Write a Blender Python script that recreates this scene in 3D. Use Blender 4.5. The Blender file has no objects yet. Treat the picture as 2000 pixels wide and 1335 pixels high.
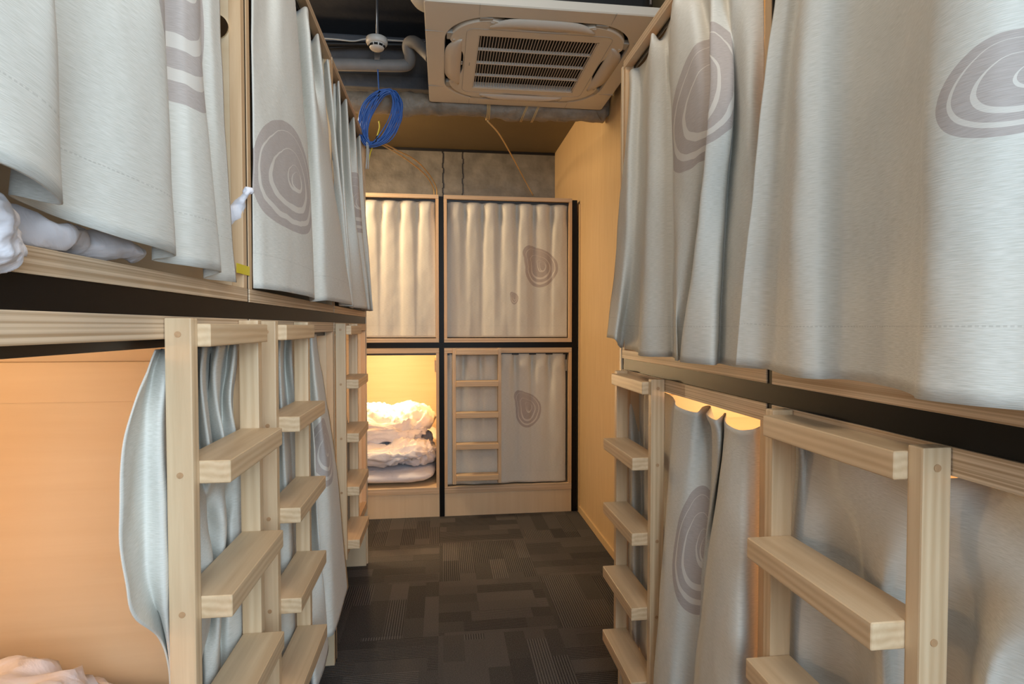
import bpy, bmesh, math, random
from mathutils import Vector, Matrix, noise
S = bpy.context.scene
COL = S.collection
# ------------------------------------------------------------------ camera
EYE, FPX = 1.27, 1100.0
YAW, PITCH = 7.05, 1.54
TH, PI_ = math.radians(YAW), math.radians(PITCH)
cs, sn, cp, sp = math.cos(TH), math.sin(TH), math.cos(PI_), math.sin(PI_)
cam = bpy.data.cameras.new('camera'); cam.sensor_width = 36; cam.lens = FPX / 2000 * 36
cam.clip_start = 0.02
co = bpy.data.objects.new('camera', cam); COL.objects.link(co)
co.location = (0, 0, EYE); co.rotation_euler = (math.radians(90 - PITCH), 0, -TH)
S.camera = co
# ------------------------------------------------------------------ world, exposure, big lights
S.view_settings.view_transform = 'Standard'; S.view_settings.look = 'None'
S.view_settings.exposure = 0.0; S.view_settings.gamma = 1.0
w = bpy.data.worlds.new('world'); S.world = w; w.use_nodes = True
w.node_tree.nodes['Background'].inputs[0].default_value = (0.80, 0.88, 1.0, 1)
w.node_tree.nodes['Background'].inputs[1].default_value = 0.5

def area(name, loc, target, size, size_y, power, color):
    l = bpy.data.lights.new(name, 'AREA'); l.shape = 'RECTANGLE'; l.size = size; l.size_y = size_y
    l.energy = power; l.color = color
    o = bpy.data.objects.new(name, l); COL.objects.link(o); o.location = loc
    d = Vector(target) - Vector(loc); o.rotation_euler = d.to_track_quat('-Z', 'Y').to_euler()
    return o
def point(name, loc, power, color, radius=0.03):
    l = bpy.data.lights.new(name, 'POINT'); l.energy = power; l.color = color; l.shadow_soft_size = radius
    o = bpy.data.objects.new(name, l); COL.objects.link(o); o.location = loc
    return o
area('daylight_window', (0.5, -1.15, 1.75), (-.15, 2.2, 1.1), 1.3, 1.5, 66, (0.68, 0.85, 1.0))
area('corridor_lamp', (-1.15, 3.40, 2.55), (0.6, 3.2, 1.1), 0.5, 0.4, 44, (1.0, 0.72, 0.42))
area('ceiling_lamp', (0.1, 0.75, 2.9), (0.15, 1.3, 0.6), 0.5, 0.9, 11, (1.0, 0.86, 0.70))
WARM = (1.0, 0.66, 0.34)

# ------------------------------------------------------------------ projection helpers (photo pixel on a known plane)
def y_at(px, X, z=EYE):
    k = (px - 1000) / FPX; h = EYE - z
    return (X * cs - k * X * sn * cp - k * h * sp) / (sn + k * cs * cp)
def x_at(px, Y, z=EYE):
    k = (px - 1000) / FPX; h = EYE - z
    return (Y * sn + k * (Y * cs * cp + h * sp)) / (cs - k * sn * cp)
# ------------------------------------------------------------------ materials
def nt(name):
    m = bpy.data.materials.new(name); m.use_nodes = True
    n = m.node_tree; b = n.nodes['Principled BSDF']
    return m, n, b
def N(n, t, **kw):
    x = n.nodes.new(t)
    for k, v in kw.items(): setattr(x, k, v)
    return x
def srgb(r, g, b):
    f = lambda c: (c / 255 / 12.92) if c / 255 <= .04045 else ((c / 255 + .055) / 1.055) ** 2.4
    return (f(r), f(g), f(b), 1)
def M_(n, op, a, b=None, c=None):
    x = N(n, 'ShaderNodeMath', operation=op)
    for i, v in enumerate((a, b, c)):
        if v is None: continue
        if isinstance(v, (int, float)): x.inputs[i].default_value = v
        else: n.links.new(v, x.inputs[i])
    return x.outputs[0]
def mixc(n, fac, a, b):
    x = N(n, 'ShaderNodeMix', data_type='RGBA')
    for s, v in ((0, fac), (6, a), (7, b)):
        if isinstance(v, (int, float)): x.inputs[s].default_value = v
        elif isinstance(v, tuple): x.inputs[s].default_value = v
        else: n.links.new(v, x.inputs[s])
    return x.outputs[2]
def plain(name, col, rough=.5, metal=0, bump=0, bscale=200, vary=0, vscale=8):
    m, n, b = nt(name)
    b.inputs['Base Color'].default_value = col; b.inputs['Roughness'].default_value = rough
    b.inputs['Metallic'].default_value = metal
    tc = N(n, 'ShaderNodeTexCoord')
    if vary:
        t = N(n, 'ShaderNodeTexNoise'); t.inputs['Scale'].default_value = vscale; t.inputs['Detail'].default_value = 5
        n.links.new(tc.outputs['Object'], t.inputs['Vector'])
        r = N(n, 'ShaderNodeMapRange'); r.inputs[1].default_value = .3; r.inputs[2].default_value = .7
        n.links.new(t.outputs[0], r.inputs[0])
        d = tuple(c * (1 - vary) for c in col[:3]) + (1,)
        n.links.new(mixc(n, r.outputs[0], d, col), b.inputs['Base Color'])
    if bump:
        t = N(n, 'ShaderNodeTexNoise'); t.inputs['Scale'].default_value = bscale; t.inputs['Detail'].default_value = 4
        n.links.new(tc.outputs['Object'], t.inputs['Vector'])
        bp = N(n, 'ShaderNodeBump'); bp.inputs['Strength'].default_value = bump; bp.inputs['Distance'].default_value = .01
        n.links.new(t.outputs[0], bp.inputs['Height']); n.links.new(bp.outputs[0], b.inputs['Normal'])
    return m
def wood(name, c1, c2, axis, fine=1.0, contrast=1.0, rough=.45, ring=None):
    """grain runs along axis; noise squeezed across it"""
    m, n, b = nt(name); b.inputs['Roughness'].default_value = rough
    tc = N(n, 'ShaderNodeTexCoord'); mp = N(n, 'ShaderNodeMapping')
    sc = [34 * fine] * 3; sc['xyz'.index(axis)] = 1.6 * fine
    mp.inputs['Scale'].default_value = sc
    n.links.new(tc.outputs['Object'], mp.inputs['Vector'])
    t = N(n, 'ShaderNodeTexNoise'); t.inputs['Scale'].default_value = 1; t.inputs['Detail'].default_value = 6
    t.inputs['Roughness'].default_value = .6; t.inputs['Distortion'].default_value = .6
    n.links.new(mp.outputs[0], t.inputs['Vector'])
    r = N(n, 'ShaderNodeMapRange'); r.inputs[1].default_value = .5 - .22 / contrast; r.inputs[2].default_value = .5 + .22 / contrast
    n.links.new(t.outputs[0], r.inputs[0])
    fac = r.outputs[0]
    if ring:   # growth-ring lines following the grain
        mp2 = N(n, 'ShaderNodeMapping'); s2 = [1.0] * 3; s2['xyz'.index(axis)] = .10
        mp2.inputs['Scale'].default_value = s2
        n.links.new(tc.outputs['Object'], mp2.inputs['Vector'])
        wv = N(n, 'ShaderNodeTexWave', wave_type='RINGS', rings_direction={'x': 'X', 'y': 'Y', 'z': 'Z'}[axis])
        wv.inputs['Scale'].default_value = ring; wv.inputs['Distortion'].default_value = 2.2; wv.inputs['Detail'].default_value = 2
        wv.inputs['Detail Scale'].default_value = 1.5
        n.links.new(mp2.outputs[0], wv.inputs['Vector'])
        fac = M_(n, 'ADD', M_(n, 'MULTIPLY', fac, .55), M_(n, 'MULTIPLY', wv.outputs[0], .45))
    n.links.new(mixc(n, fac, c2, c1), b.inputs['Base Color'])
    bp = N(n, 'ShaderNodeBump'); bp.inputs['Strength'].default_value = .08; bp.inputs['Distance'].default_value = .002
    n.links.new(fac, bp.inputs['Height']); n.links.new(bp.outputs[0], b.inputs['Normal'])
    return m
def layered(name, c1, c2, across, along, freq=260):
    """edge of laminated board: fine stripes stacked along `across`"""
    m, n, b = nt(name); b.inputs['Roughness'].default_value = .5
    tc = N(n, 'ShaderNodeTexCoord'); mp = N(n, 'ShaderNodeMapping')
    s = [0.0, 0.0, 0.0]; s['xyz'.index(across)] = freq; s['xyz'.index(along)] = .8
    mp.inputs['Scale'].default_value = s
    n.links.new(tc.outputs['Object'], mp.inputs['Vector'])
    t = N(n, 'ShaderNodeTexNoise'); t.inputs['Scale'].default_value = 1; t.inputs['Detail'].default_value = 1
    n.links.new(mp.outputs[0], t.inputs['Vector'])
    r = N(n, 'ShaderNodeMapRange'); r.inputs[1].default_value = .38; r.inputs[2].default_value = .62
    n.links.new(t.outputs[0], r.inputs[0])
    mp2 = N(n, 'ShaderNodeMapping'); s2 = [60.0, 60.0, 60.0]; s2['xyz'.index(along)] = 6
    mp2.inputs['Scale'].default_value = s2
    n.links.new(tc.outputs['Object'], mp2.inputs['Vector'])
    t2 = N(n, 'ShaderNodeTexNoise'); t2.inputs['Scale'].default_value = 1
    n.links.new(mp2.outputs[0], t2.inputs['Vector'])
    f = M_(n, 'ADD', M_(n, 'MULTIPLY', r.outputs[0], .8), M_(n, 'MULTIPLY', t2.outputs[0], .2))
    n.links.new(mixc(n, f, c2, c1), b.inputs['Base Color'])
    return m
PLY1, PLY2 = srgb(224, 201, 168), srgb(211, 184, 147)
OAK1, OAK2 = srgb(222, 196, 160), srgb(192, 160, 122)
M = {}
M['ply_x'] = wood('maple_plywood_x', PLY1, PLY2, 'x', .6, .6)
M['ply_y'] = wood('maple_plywood_y', PLY1, PLY2, 'y', .6, .6)
M['ply_z'] = wood('maple_plywood_z', PLY1, PLY2, 'z', .6, .6)
M['rail_wood'] = layered('laminated_rail_wood', srgb(228, 203, 172), srgb(172, 141, 106), 'z', 'x', 300)
M['jamb_wood'] = wood('jamb_wood', srgb(222, 188, 148), srgb(196, 158, 116), 'z', 1.2, 1)
M['oak_z'] = wood('ladder_wood_upright', OAK1, OAK2, 'z', 1.3, 1.1, ring=26)
M['oak_x'] = wood('ladder_wood_rung', OAK1, OAK2, 'x', 1.3, 1.1, ring=26)
M['peg'] = wood('peg_wood', srgb(190, 152, 112), srgb(170, 132, 95), 'x', 2, 1)
M['wall_ply'] = wood('wall_panel_wood', srgb(222, 193, 148), srgb(204, 172, 124), 'z', 2.2, .7)
M['soffit'] = plain('soffit_board', srgb(118, 106, 80), .6, vary=.12, vscale=3)
M['black'] = wood('black_stained_wood', srgb(20, 19, 19), srgb(11, 11, 11), 'x', .8, .7, .42)
M['black'].node_tree.nodes['Principled BSDF'].inputs['Specular IOR Level'].default_value = .18
M['blackmetal'] = plain('black_rail', srgb(24, 22, 21), .4)
M['plastic'] = plain('cream_plastic', srgb(216, 208, 194), .42)
M['plastic2'] = plain('cream_plastic_flap', srgb(214, 203, 188), .38)
M['greyplastic'] = plain('grey_hinge_plastic', srgb(168, 164, 156), .5)
M['dark'] = plain('dark_cavity', srgb(9, 8, 7), .8)
M['slat'] = plain('grille_plastic', srgb(205, 196, 184), .5)
M['concrete'] = plain('dark_concrete', srgb(62, 62, 66), .8, bump=.4, bscale=30, vary=.35, vscale=4)
M['beam'] = plain('painted_beam', srgb(84, 88, 96), .7, bump=.3, bscale=25, vary=.35, vscale=5)
M['duct'] = plain('duct_wrap', srgb(150, 138, 122), .55, bump=.9, bscale=30, vary=.4, vscale=14)
M['wrap'] = plain('grey_wall_wrap', srgb(136, 132, 124), .5, bump=.9, bscale=11, vary=.45, vscale=9)
M['pipe'] = plain('grey_pipe_lagging', srgb(140, 138, 136), .6, vary=.15, vscale=20)
M['white'] = plain('white_plastic', srgb(214, 210, 202), .4)
M['steel'] = plain('zinc_steel', srgb(170, 170, 172), .35, .8)
M['blue'] = plain('blue_cable', srgb(62, 108, 184), .4)
M['beige'] = plain('beige_cable', srgb(205, 172, 118), .5)
M['whitecable'] = plain('white_cable', srgb(190, 190, 186), .5)
M['blackcable'] = plain('black_cable', srgb(20, 20, 22), .5)
M['tape'] = plain('yellow_tape', srgb(226, 204, 40), .5)
M['brass'] = plain('chrome_brass', srgb(200, 190, 170), .2, 1)
# bedding
m, n, b = nt('white_cotton'); b.inputs['Base Color'].default_value = srgb(232, 228, 232); b.inputs['Roughness'].default_value = .85
b.inputs['Sheen Weight'].default_value = .2
tc = N(n, 'ShaderNodeTexCoord'); t = N(n, 'ShaderNodeTexNoise'); t.inputs['Scale'].default_value = 14; t.inputs['Detail'].default_value = 4; t.inputs['Distortion'].default_value = 1.2
n.links.new(tc.outputs['Object'], t.inputs['Vector']); bp = N(n, 'ShaderNodeBump'); bp.inputs['Strength'].default_value = .35; bp.inputs['Distance'].default_value = .02
n.links.new(t.outputs[0], bp.inputs['Height']); n.links.new(bp.outputs[0], b.inputs['Normal'])
M['cotton'] = m
# carpet: 500 mm tiles, turned alternately, patches of ribbed and flat pile
m, n, b = nt('carpet_tiles'); b.inputs['Roughness'].default_value = .95
tc = N(n, 'ShaderNodeTexCoord'); sx = N(n, 'ShaderNodeSeparateXYZ'); n.links.new(tc.outputs['Object'], sx.inputs[0])
X_, Y_ = sx.outputs[0], sx.outputs[1]
def patches(long_, short_, a, c, seed):
    """blocks of unequal length laid in rows"""
    row = M_(n, 'FLOOR', M_(n, 'DIVIDE', c, short_))
    w1 = N(n, 'ShaderNodeTexWhiteNoise', noise_dimensions='1D'); n.links.new(M_(n, 'ADD', row, seed), w1.inputs['W'])
    col_ = M_(n, 'FLOOR', M_(n, 'ADD', M_(n, 'DIVIDE', a, long_), M_(n, 'MULTIPLY', w1.outputs[0], 7)))
    cb = N(n, 'ShaderNodeCombineXYZ'); n.links.new(row, cb.inputs[0]); n.links.new(col_, cb.inputs[1]); cb.inputs[2].default_value = seed
    w3 = N(n, 'ShaderNodeTexWhiteNoise', noise_dimensions='3D'); n.links.new(cb.outputs[0], w3.inputs['Vector'])
    s_ = N(n, 'ShaderNodeSeparateColor'); n.links.new(w3.outputs['Color'], s_.inputs[0]); return s_
va = patches(.27, .083, X_, Y_, 3.5); vb = patches(.31, .083, Y_, X_, 8.5)
tile = M_(n, 'MODULO', M_(n, 'ADD', M_(n, 'FLOOR', M_(n, 'MULTIPLY', M_(n, 'ADD', X_, 20.02), 2)), M_(n, 'FLOOR', M_(n, 'MULTIPLY', M_(n, 'ADD', Y_, 20.2), 2))), 2)
tile = M_(n, 'GREATER_THAN', tile, .5)
def pick(a, c): return M_(n, 'ADD', M_(n, 'MULTIPLY', a, tile), M_(n, 'MULTIPLY', c, M_(n, 'SUBTRACT', 1, tile)))
patch = pick(va.outputs[0], vb.outputs[0]); patch2 = pick(va.outputs[1], vb.outputs[1])
ribx = M_(n, 'SINE', M_(n, 'MULTIPLY', X_, 2 * math.pi / .0105)); riby = M_(n, 'SINE', M_(n, 'MULTIPLY', Y_, 2 * math.pi / .0105))
rib = pick(riby, ribx)
ribm = M_(n, 'GREATER_THAN', patch2, .52)
fn = N(n, 'ShaderNodeTexNoise'); fn.inputs['Scale'].default_value = 260; fn.inputs['Detail'].default_value = 3; n.links.new(tc.outputs['Object'], fn.inputs['Vector'])
val = M_(n, 'ADD', M_(n, 'MULTIPLY', patch, .34), M_(n, 'MULTIPLY', M_(n, 'MULTIPLY', rib, ribm), .34))
val = M_(n, 'ADD', val, M_(n, 'MULTIPLY', M_(n, 'SUBTRACT', fn.outputs[0], .5), 1.2))
val = M_(n, 'ADD', val, .18)
n.links.new(mixc(n, val, srgb(26, 25, 25), srgb(106, 101, 97)), b.inputs['Base Color'])
bp = N(n, 'ShaderNodeBump'); bp.inputs['Strength'].default_value = .5; bp.inputs['Distance'].default_value = .004
n.links.new(M_(n, 'ADD', M_(n, 'MULTIPLY', M_(n, 'MULTIPLY', rib, ribm), .4), fn.outputs[0]), bp.inputs['Height']); n.links.new(bp.outputs[0], b.inputs['Normal'])
M['carpet'] = m

def curtain_mat(name, blobs, hem):
    """woven off-white cloth; blobs = printed mauve stone shapes with pale contour lines (uv in metres)"""
    m, n, b = nt(name); b.inputs['Roughness'].default_value = .8; b.inputs['Sheen Weight'].default_value = .1
    uv = N(n, 'ShaderNodeUVMap'); sx = N(n, 'ShaderNodeSeparateXYZ'); n.links.new(uv.outputs[0], sx.inputs[0])
    U, V = sx.outputs[0], sx.outputs[1]
    mp = N(n, 'ShaderNodeMapping'); mp.inputs['Scale'].default_value = (60, 1000, 1); n.links.new(uv.outputs[0], mp.inputs['Vector'])
    t = N(n, 'ShaderNodeTexNoise'); t.inputs['Scale'].default_value = 1; t.inputs['Detail'].default_value = 2; n.links.new(mp.outputs[0], t.inputs['Vector'])
    weave = t.outputs[0]
    r = N(n, 'ShaderNodeMapRange'); r.inputs[1].default_value = .35; r.inputs[2].default_value = .65; n.links.new(weave, r.inputs[0])
    col = mixc(n, r.outputs[0], srgb(206, 203, 192), srgb(222, 219, 210))
    wob = N(n, 'ShaderNodeTexNoise'); wob.inputs['Scale'].default_value = 14; n.links.new(uv.outputs[0], wob.inputs['Vector'])
    wb = M_(n, 'SUBTRACT', wob.outputs[0], .5)
    for (bu, bv, rx, rz, prof, rings, fl) in blobs:
        def polar(du, dv, scale=1.0):
            a = M_(n, 'DIVIDE', M_(n, 'SUBTRACT', U, bu + du), rx * scale * fl)
            c = M_(n, 'DIVIDE', M_(n, 'SUBTRACT', V, bv + dv), rz * scale)
            ang = M_(n, 'ADD', M_(n, 'DIVIDE', M_(n, 'ARCTAN2', c, a), 2 * math.pi), .5)
            rr = M_(n, 'SQRT', M_(n, 'ADD', M_(n, 'MULTIPLY', a, a), M_(n, 'MULTIPLY', c, c)))
            fc = N(n, 'ShaderNodeFloatCurve'); cu = fc.mapping.curves[0]
            k = len(prof)
            cu.points[0].location = (0, prof[0]); cu.points[1].location = (1, prof[0])
            for i in range(1, k): cu.points.new(i / k, prof[i])
            fc.mapping.update(); n.links.new(ang, fc.inputs['Value'])
            return M_(n, 'DIVIDE', rr, fc.outputs[0]), ang
        rho, _a = polar(0, 0)
        inside = M_(n, 'LESS_THAN', rho, 1.0)
        col = mixc(n, M_(n, 'MULTIPLY', inside, .92), col, mixc(n, r.outputs[0], srgb(172, 160, 153), srgb(184, 173, 167)))
        for (s, wd, du, dv) in rings:
            q, a2 = polar(du * rx * fl, dv * rz)
            q = M_(n, 'ADD', q, M_(n, 'MULTIPLY', wb, .10))
            wv = M_(n, 'ADD', wd * .6, M_(n, 'MULTIPLY', M_(n, 'SINE', M_(n, 'MULTIPLY', a2, 6.283)), wd * .5))
            line = M_(n, 'LESS_THAN', M_(n, 'ABSOLUTE', M_(n, 'SUBTRACT', q, s)), M_(n, 'ABSOLUTE', wv))
            col = mixc(n, M_(n, 'MULTIPLY', line, inside), col, srgb(214, 207, 197))
    seam = M_(n, 'LESS_THAN', M_(n, 'ABSOLUTE', M_(n, 'SUBTRACT', V, hem + .075)), .0009)
    dash = M_(n, 'GREATER_THAN', M_(n, 'SINE', M_(n, 'MULTIPLY', U, 1100)), -.3)
    col = mixc(n, M_(n, 'MULTIPLY', M_(n, 'MULTIPLY', seam, dash), .3), col, srgb(150, 145, 135))
    n.links.new(col, b.inputs['Base Color'])
    h = M_(n, 'ADD', weave, M_(n, 'MULTIPLY', seam, -1.2))
    bp = N(n, 'ShaderNodeBump'); bp.inputs['Strength'].default_value = .25; bp.inputs['Distance'].default_value = .001
    n.links.new(h, bp.inputs['Height']); n.links.new(bp.outputs[0], b.inputs['Normal'])
    tr = N(n, 'ShaderNodeBsdfTranslucent'); n.links.new(col, tr.inputs[0])
    mx = N(n, 'ShaderNodeMixShader'); mx.inputs[0].default_value = .04
    n.links.new(b.outputs[0], mx.inputs[1]); n.links.new(tr.outputs[0], mx.inputs[2])
    n.links.new(mx.outputs[0], n.nodes['Material Output'].inputs[0])
    return m

# ------------------------------------------------------------------ mesh helpers
def bx(bm, x0, x1, y0, y1, z0, z1, bev=0.0, seg=2, mat=0):
    g = bmesh.new(); bmesh.ops.create_cube(g, size=1)
    for v in g.verts:
        v.co = Vector(((x0 + x1) / 2 + v.co.x * (x1 - x0), (y0 + y1) / 2 + v.co.y * (y1 - y0), (z0 + z1) / 2 + v.co.z * (z1 - z0)))
    if bev: bmesh.ops.bevel(g, geom=g.edges[:], offset=bev, segments=seg, affect='EDGES', profile=.7)
    for f in g.faces: f.material_index = mat
    merge(bm, g)
def merge(bm, g):
    me = bpy.data.meshes.new('tmp'); g.to_mesh(me); g.free(); bm.from_mesh(me); bpy.data.meshes.remove(me)
def tube(bm, pts, r, seg=10, closed=False, caps=True):
    pts = [Vector(p) for p in pts]; k = len(pts); rings = []
    up = None
    for i, p in enumerate(pts):
        a = pts[(i - 1) % k] if (closed or i > 0) else p
        c = pts[(i + 1) % k] if (closed or i < k - 1) else p
        d = (c - a).normalized()
        if up is None: up = d.orthogonal().normalized()
        up = (up - d * up.dot(d)).normalized(); s = d.cross(up)
        rr = r[i] if isinstance(r, (list, tuple)) else r
        rings.append([bm.verts.new(p + (up * math.cos(2 * math.pi * j / seg) + s * math.sin(2 * math.pi * j / seg)) * rr) for j in range(seg)])
    for i in range(k if closed else k - 1):
        A, B = rings[i], rings[(i + 1) % k]
        for j in range(seg):
            f = bm.faces.new((A[j], A[(j + 1) % seg], B[(j + 1) % seg], B[j])); f.smooth = True
    if caps and not closed:
        bm.faces.new(rings[0][::-1]); bm.faces.new(rings[-1])
def lathe(bm, prof, center, seg=24, axis='z'):
    c = Vector(center); rings = []
    for r, h in prof:
        ring = []
        for j in range(seg):
            a = 2 * math.pi * j / seg
            p = Vector((r * math.cos(a), r * math.sin(a), h)) if axis == 'z' else (Vector((h, r * math.cos(a), r * math.sin(a))) if axis == 'x' else Vector((r * math.cos(a), h, r * math.sin(a))))
            ring.append(bm.verts.new(c + p))
        rings.append(ring)
    for A, B in zip(rings, rings[1:]):
        for j in range(seg):
            f = bm.faces.new((A[j], A[(j + 1) % seg], B[(j + 1) % seg], B[j])); f.smooth = True
    bm.faces.new(rings[0][::-1]); bm.faces.new(rings[-1])
def spline(pts, per=8):
    pts = [Vector(p) for p in pts]; out = []
    P = [pts[0] * 2 - pts[1]] + pts + [pts[-1] * 2 - pts[-2]]
    for i in range(1, len(P) - 2):
        for s in range(per):
            t = s / per; a, b, c, d = P[i - 1], P[i], P[i + 1], P[i + 2]
            out.append(.5 * ((2 * b) + (c - a) * t + (2 * a - 5 * b + 4 * c - d) * t * t + (3 * b - a - 3 * c + d) * t ** 3))
    out.append(pts[-1]); return out
def obj(name, bm, mat, parent=None, fix=True):
    if fix: bmesh.ops.recalc_face_normals(bm, faces=bm.faces[:])
    me = bpy.data.meshes.new(name); bm.to_mesh(me); bm.free()
    for k in (mat if isinstance(mat, (list, tuple)) else [mat]): me.materials.append(M[k] if isinstance(k, str) else k)
    o = bpy.data.objects.new(name, me); COL.objects.link(o)
    if parent: o.parent = parent
    return o
def empty(name, label, cat, loc, rot=0, group=None):
    o = bpy.data.objects.new(name, None); COL.objects.link(o); o.location = loc; o.rotation_euler = (0, 0, rot)
    o.empty_display_size = .05
    return tag(o, label, cat, group)
def tag(o, label, cat, group=None):
    o['label'] = label; o['category'] = cat
    if group: o['group'] = group
    return o
def struct(name, bm, mat, label=None):
    o = obj(name, bm, mat); o['kind'] = 'structure'
    if label: o['label'] = label
    return o
def box_obj(name, mat, parent, *a, **k):
    bm = bmesh.new(); bx(bm, *a, **k); return obj(name, bm, mat, parent)

XL, XR, YB = -0.404, 0.595, 3.77
# ------------------------------------------------------------------ room shell
CE = 3.0
struct('floor', (lambda bm: (bx(bm, -3.2, 3.2, -3.0, 6.2, -.05, 0), bm)[1])(bmesh.new()), 'carpet')
struct('ceiling', (lambda bm: (bx(bm, -3.2, 3.2, -.6, 6.2, CE, CE + .06), bm)[1])(bmesh.new()), 'concrete')
struct('wall_left', (lambda bm: (bx(bm, -2.62, -2.56, -.6, 6.2, 0, CE), bm)[1])(bmesh.new()), 'wall_ply')
bm = bmesh.new()
bx(bm, .933, .96, 1.835, 4.68, 0, CE)
struct('wall_right', bm, 'wall_ply')
bm = bmesh.new(); bx(bm, .923, .933, 1.835, 3.745, 0, .045, .002); bx(bm, .9235, .933, 3.748, 3.768, 0, 2.10)
struct('baseboard_right', bm, 'wall_ply')
bm = bmesh.new(); bx(bm, -2.56, .933, 4.64, 4.70, 2.155, 2.74); struct('wall_back', bm, 'wrap')
bm = bmesh.new()
for xx, w_ in ((.005, .006), (.165, .004), (-1.1, .006)):
    for q in range(14):
        z0 = 2.155 + q * .04; jx = .004 * math.sin(q * 2.3 + xx * 9)
        bx(bm, xx + jx, xx + w_ + jx, 4.632, 4.642, z0, z0 + .042)
bx(bm, -2.5, .93, 4.63, 4.642, 2.69, 2.709)
struct('trim_1', bm, 'blackcable')
bm = bmesh.new(); bx(bm, -2.56, .933, 3.42, 4.64, 2.71, 2.74); struct('ceiling_soffit', bm, 'soffit')
bm = bmesh.new(); bx(bm, -2.56, .933, 3.27, 3.42, 2.60, 2.90, .01); bx(bm, -2.56, .933, 3.235, 3.27, 2.60, 2.67, .006)
struct('trim_2', bm, 'beam')

# ------------------------------------------------------------------ sleeping cells
def cell(bank, rot, loc, wd, dep, za, zb, upper, label, group, lift=0.0):
    """local frame: x along the face, y=0 face (inside is -y). za..zb outside heights of the cell"""
    t = empty('sleeping_pod', label, 'bunk bed', loc, rot, group)
    r = t
    tb, tt, js = (.028 if upper else .043), (.025 if upper else .034), .020
    def P(name, mat, *a, **k): return box_obj(name, mat, r, *a, **k)
    fb = za if upper else za
    bm = bmesh.new(); bx(bm, 0, js, -dep, -.022, fb, zb - .001); obj('side_panel', bm, 'ply_y', r)
    bm = bmesh.new(); bx(bm, wd - js, wd, -dep, -.022, fb, zb - .001); obj('side_panel', bm, 'ply_y', r)
    bm = bmesh.new(); bx(bm, js, wd - js, -dep, -dep + .015, fb, zb - .001); obj('back_panel', bm, 'ply_x', r)
    bm = bmesh.new(); bx(bm, js, wd - js, -dep + .015, -.022, za + tb - .025, za + tb - .004); obj('bed_base', bm, 'ply_x', r)
    bm = bmesh.new(); bx(bm, js, wd - js, -dep + .015, -.022, zb - .022, zb - .002); obj('top_panel', bm, 'ply_x', r)
    for x0, x1 in ((js, js + .012), (wd - js - .012, wd - js)):
        P('side_cleat', 'ply_y', x0, x1, -dep + .02, -.06, zb - .165, zb - .085, .0015)
    P('front_rail', 'rail_wood', 0, wd, -.022, .002, za, za + tb, .0015)
    P('front_rail', 'rail_wood', 0, wd, -.022, .002, zb - tt, zb, .0015)
    P('front_post', 'jamb_wood', 0, js, -.022, .001, za + tb, zb - tt, .001)
    P('front_post', 'jamb_wood', wd - js, wd, -.022, .001, za + tb, zb - tt, .001)
    rr = P('curtain_rail', 'blackmetal', js, wd - js, -.045, -.026, zb - tt - (.014 if bank != 'R' else -.004) if not upper else zb - .04, zb - .023, .002)
    if not upper:
        rc = .30 if bank == 'L' else .004
        P('plinth', 'ply_x' if bank != 'B' else 'ply_z', js if bank == 'L' else 0, wd - (js if bank == 'L' else 0), -rc - .031, -rc, 0, za)
        yf = -.002 if bank == 'L' else -.035
        P('plinth', 'ply_z', 0, js, -dep, yf, 0, za); P('plinth', 'ply_z', wd - js, wd, -dep, yf, 0, za)
    return t
HR = dict(lo=(.155, 1.129), up=(1.166, 2.14))
HL = dict(lo=(.300, 1.286), up=(1.322, 2.27))
R90 = math.pi / 2
g1 = 'sleeping pods along the left side'; g2 = 'sleeping pods along the right side'; g3 = 'sleeping pods across the far end'
LY = [.31, 1.24, 2.174, 3.062]
lab = {
 (0, 'lo'): 'open lower left pod nearest the camera, orange lit plywood inside',
 (0, 'up'): 'upper left pod nearest the camera, big blurred curtain and yellow tape on it',
 (1, 'lo'): 'middle lower left pod whose printed curtain flares out past its ladder',
 (1, 'up'): 'middle upper left pod with a large mauve stone print on its curtain',
 (2, 'lo'): 'far lower left pod at the corridor corner, orange lit behind its ladder',
 (2, 'up'): 'far upper left pod at the corner beside the blue cable coil'}
LG = .012
for i in range(3):
    for lv in ('lo', 'up'):
        cell('L', -R90, (XL, LY[i + 1] - LG / 2, 0), LY[i + 1] - LY[i] - LG, 2.0, HL[lv][0], HL[lv][1], lv == 'up', lab[(i, lv)], g1)
RY = [.125, .963, 1.815]
lab = {
 (0, 'lo'): 'lower right pod nearest the camera, thick pale ladder hooked on it',
 (0, 'up'): 'upper right pod nearest the camera, wide white curtain across it',
 (1, 'lo'): 'far lower right pod, orange light leaking above its curtain',
 (1, 'up'): 'far upper right pod with split mauve stone print, under the air conditioner edge'}
for i in range(2):
    for lv in ('lo', 'up'):
        cell('R', R90, (XR, RY[i] + .009, 0), RY[i + 1] - RY[i] - .018 + (.009 if i else 0), 1.9, HR[lv][0], HR[lv][1], lv == 'up', lab[(i, lv)], g2)
XB = [.925, .895, .035, -.035 + .0, -.905]
lab = {
 (0, 'lo'): 'lower far-end pod on the right, ladder and closed printed curtain',
 (0, 'up'): 'upper far-end pod on the right, closed curtain with two stone prints',
 (1, 'lo'): 'brightly lit open lower pod at the far end with piled white duvet',
 (1, 'up'): 'upper far-end pod on the left with plain closed curtain'}
for i, (xa, xb) in enumerate(((.878, .012), (-.022, -.90))):
    for lv in ('lo', 'up'):
        cell('B', math.pi, (xa, YB, 0), xa - xb, 2.0, HR[lv][0], HR[lv][1] if True else 0, lv == 'up', lab[(i, lv)], g3)
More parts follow.
